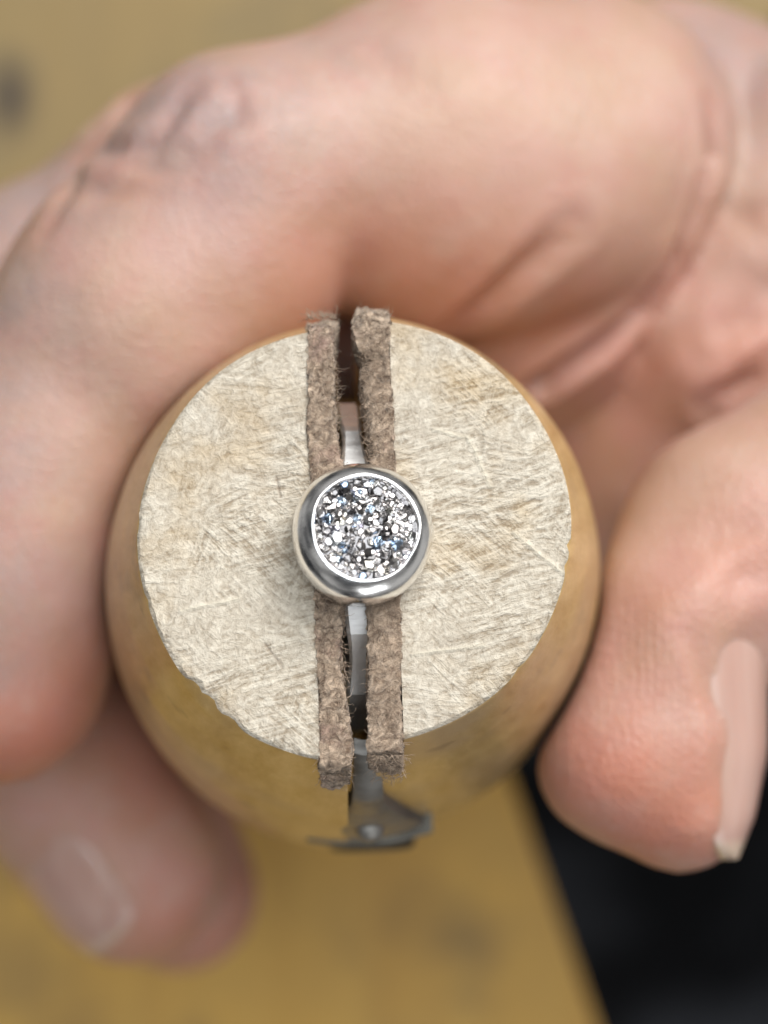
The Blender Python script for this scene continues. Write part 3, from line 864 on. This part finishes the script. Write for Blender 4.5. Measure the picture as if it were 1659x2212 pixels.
for nm, arr in (('flush', flush), ('pale', pale), ('grime_shade', grime_shade), ('ridges', ridges)):
    at = hand.data.attributes.new(nm, 'FLOAT', 'POINT'); at.data.foreach_set('value', arr.astype(np.float32))
ss = hand.modifiers.new('smooth_skin', 'SUBSURF'); ss.levels = 1; ss.render_levels = 1

def nail(stations, n_dir, side_dir, a0, a1, thick=0.45, free=0.35, spread=0.0):
    """stations: (centre, radius) along the nail from root to free edge; the plate is an arc about the centre line."""
    n_dir, side_dir = unit(n_dir), unit(side_dir)
    NS, NA = 22, 20
    st = np.array([np.append(c, r) for c, r in stations]); x = np.linspace(0, 1, len(st))
    V, E = [], []
    for lay in (0, 1):
        for i in range(NS):
            s = i / (NS - 1)
            c = np.array([np.interp(s, x, st[:, d]) for d in range(4)])
            # root is rounded in plan
            sp = math.sqrt(max(0.0, 1 - max(0, (0.14 - s) / 0.14) ** 2)) * 0.5 + 0.5
            if s > 0.8: sp *= 1 - 0.55 * ((s - 0.8) / 0.2) ** 2
            a1_ = a1 + spread * max(0.0, 1 - s / 0.5)
            am, ah = (a0 + a1_) / 2, (a1_ - a0) / 2 * sp
            for k in range(NA):
                a = am + ah * (2 * k / (NA - 1) - 1)
                rr = c[3] - (thick if lay else 0) - 0.45 * (abs(2 * k / (NA - 1) - 1) ** 5)
                V.append(c[:3] + rr * (math.cos(a) * n_dir + math.sin(a) * side_dir)); E.append(free * min(1, max(0, (s - 0.86) / 0.06) + max(0, (abs(2 * k / (NA - 1) - 1) - 0.85) * 2.0)))
    F = []; B = NS * NA
    for i in range(NS - 1):
        for k in range(NA - 1):
            a = i * NA + k
            F.append((a, a + 1, a + NA + 1, a + NA)); F.append((B + a, B + a + NA, B + a + NA + 1, B + a + 1))
    for i in range(NS - 1):
        for a in (i * NA, i * NA + NA - 1): F.append((a, a + NA, B + a + NA, B + a))
    for k in range(NA - 1):
        for a in (k, (NS - 1) * NA + k): F.append((a, a + 1, B + a + 1, B + a))
    o = mesh_obj('fingernail', np.array(V) - hand_org, F, M_NAIL, hand, sharp=50)
    at = o.data.attributes.new('free_edge', 'FLOAT', 'POINT'); at.data.foreach_set('value', np.clip(np.array(E, np.float32), 0, 1))
    return o, np.array(V[:NS * NA]).reshape(NS, NA, 3)
r_ = math.radians
tn, troot = nail([(P(1460, 1318, -18.4), 6.0), (P(1468, 1450, -17.7), 5.75), (P(1482, 1620, -16.9), 5.3), (P(1478, 1760, -16.5), 4.6), (P(1472, 1850, -16.2), 3.7)], (1, 0.0, 0), (0, 0.05, 1), r_(-52), r_(70), free=0.55, spread=r_(28))
tn['label'] = 'thumb nail seen from its side'
def tube(pts, r, name, mat, parent, org, n=8):
    V, F = [], []
    for i, p in enumerate(pts):
        d = unit(np.array(pts[min(i + 1, len(pts) - 1)]) - np.array(pts[max(i - 1, 0)]))
        s = unit(np.cross(d, (0.2, 0.9, 0.3))); q = np.cross(d, s)
        for k in range(n):
            a = 2 * math.pi * k / n
            V.append(np.array(p) + r[i] * (math.cos(a) * s + math.sin(a) * q))
    for i in range(len(pts) - 1):
        for k in range(n): F.append((i * n + k, i * n + (k + 1) % n, (i + 1) * n + (k + 1) % n, (i + 1) * n + k))
    return mesh_obj(name, np.array(V) - org, F, mat, parent)
cen = P(1470, 1450, -17.7)
def ridge_tube(path, rad, name, mat, lift):
    path = [p + lift * unit(p - np.array([cen[0], p[1], cen[2]])) for p in path]
    m = len(path)
    for _ in range(4): path = [path[0]] + [(path[k - 1] + 2 * path[k] + path[k + 1]) / 4 for k in range(1, m - 1)] + [path[-1]]
    return tube(path, [max(0.03, rad(k / (m - 1)) + 0.05 * rng.normal()) for k in range(m)], name, mat, tn, hand_org, n=10)
ridge_tube([troot[2, k] + (0, 0.25, 0) for k in range(5, 20)], lambda x: 0.05 + (0.30 + 0.10 * math.sin(9 * x)) * math.sin(math.pi * x) ** 0.7, 'cuticle', M_CUT, -0.12)
mA, mB = P(-40, 1400, -46), P(285, 1880, -46)
ax = unit(mB - mA); sd = unit(np.cross(ax, (0, 0, 1))); sd = sd if sd[0] < 0 else -sd
nd = unit(sd * 0.72 + np.array([0, 0, 0.69]))
nail([(mB - ax * 7.5, 7.9), (mB - ax * 3, 7.8), (mB + ax * 1, 7.5), (mB + ax * 3.4, 6.7)], nd, np.cross(ax, nd), r_(-50), r_(50))
rA, rB = P(30, 1250, -64), P(392, 1930, -64)
ax = unit(rB - rA); sd = unit(np.cross(ax, (0, 0, 1))); sd = sd if sd[0] < 0 else -sd
nail([(rB - ax * 9, 7.35), (rB - ax * 4, 7.3), (rB, 7.1), (rB + ax * 3.6, 6.2)], sd, np.cross(ax, sd), r_(-50), r_(50))
iA, iB = P(20, 1230, -25), P(-15, 1440, -25)
ax = unit(iB - iA); sd = unit(np.cross(ax, (0, 0, 1))); sd = sd if sd[0] < 0 else -sd
nail([(iB - ax * 6, 8.5), (iB - ax * 1, 8.5), (iB + ax * 3, 8.0), (iB + ax * 6.4, 6.2)], sd, np.cross(ax, sd), r_(-50), r_(50))
lA, lB = P(260, 1150, -81), P(430, 1600, -81)
ax = unit(lB - lA); sd = unit(np.cross(ax, (0, 0, 1))); sd = sd if sd[0] < 0 else -sd
nail([(lB - ax * 8, 6.7), (lB - ax * 3, 6.65), (lB, 6.5), (lB + ax * 3.3, 5.6)], sd, np.cross(ax, sd), r_(-50), r_(50))
print('HAND', len(HV), len(HF), 'BEZEL', [int(x) for x in RO])
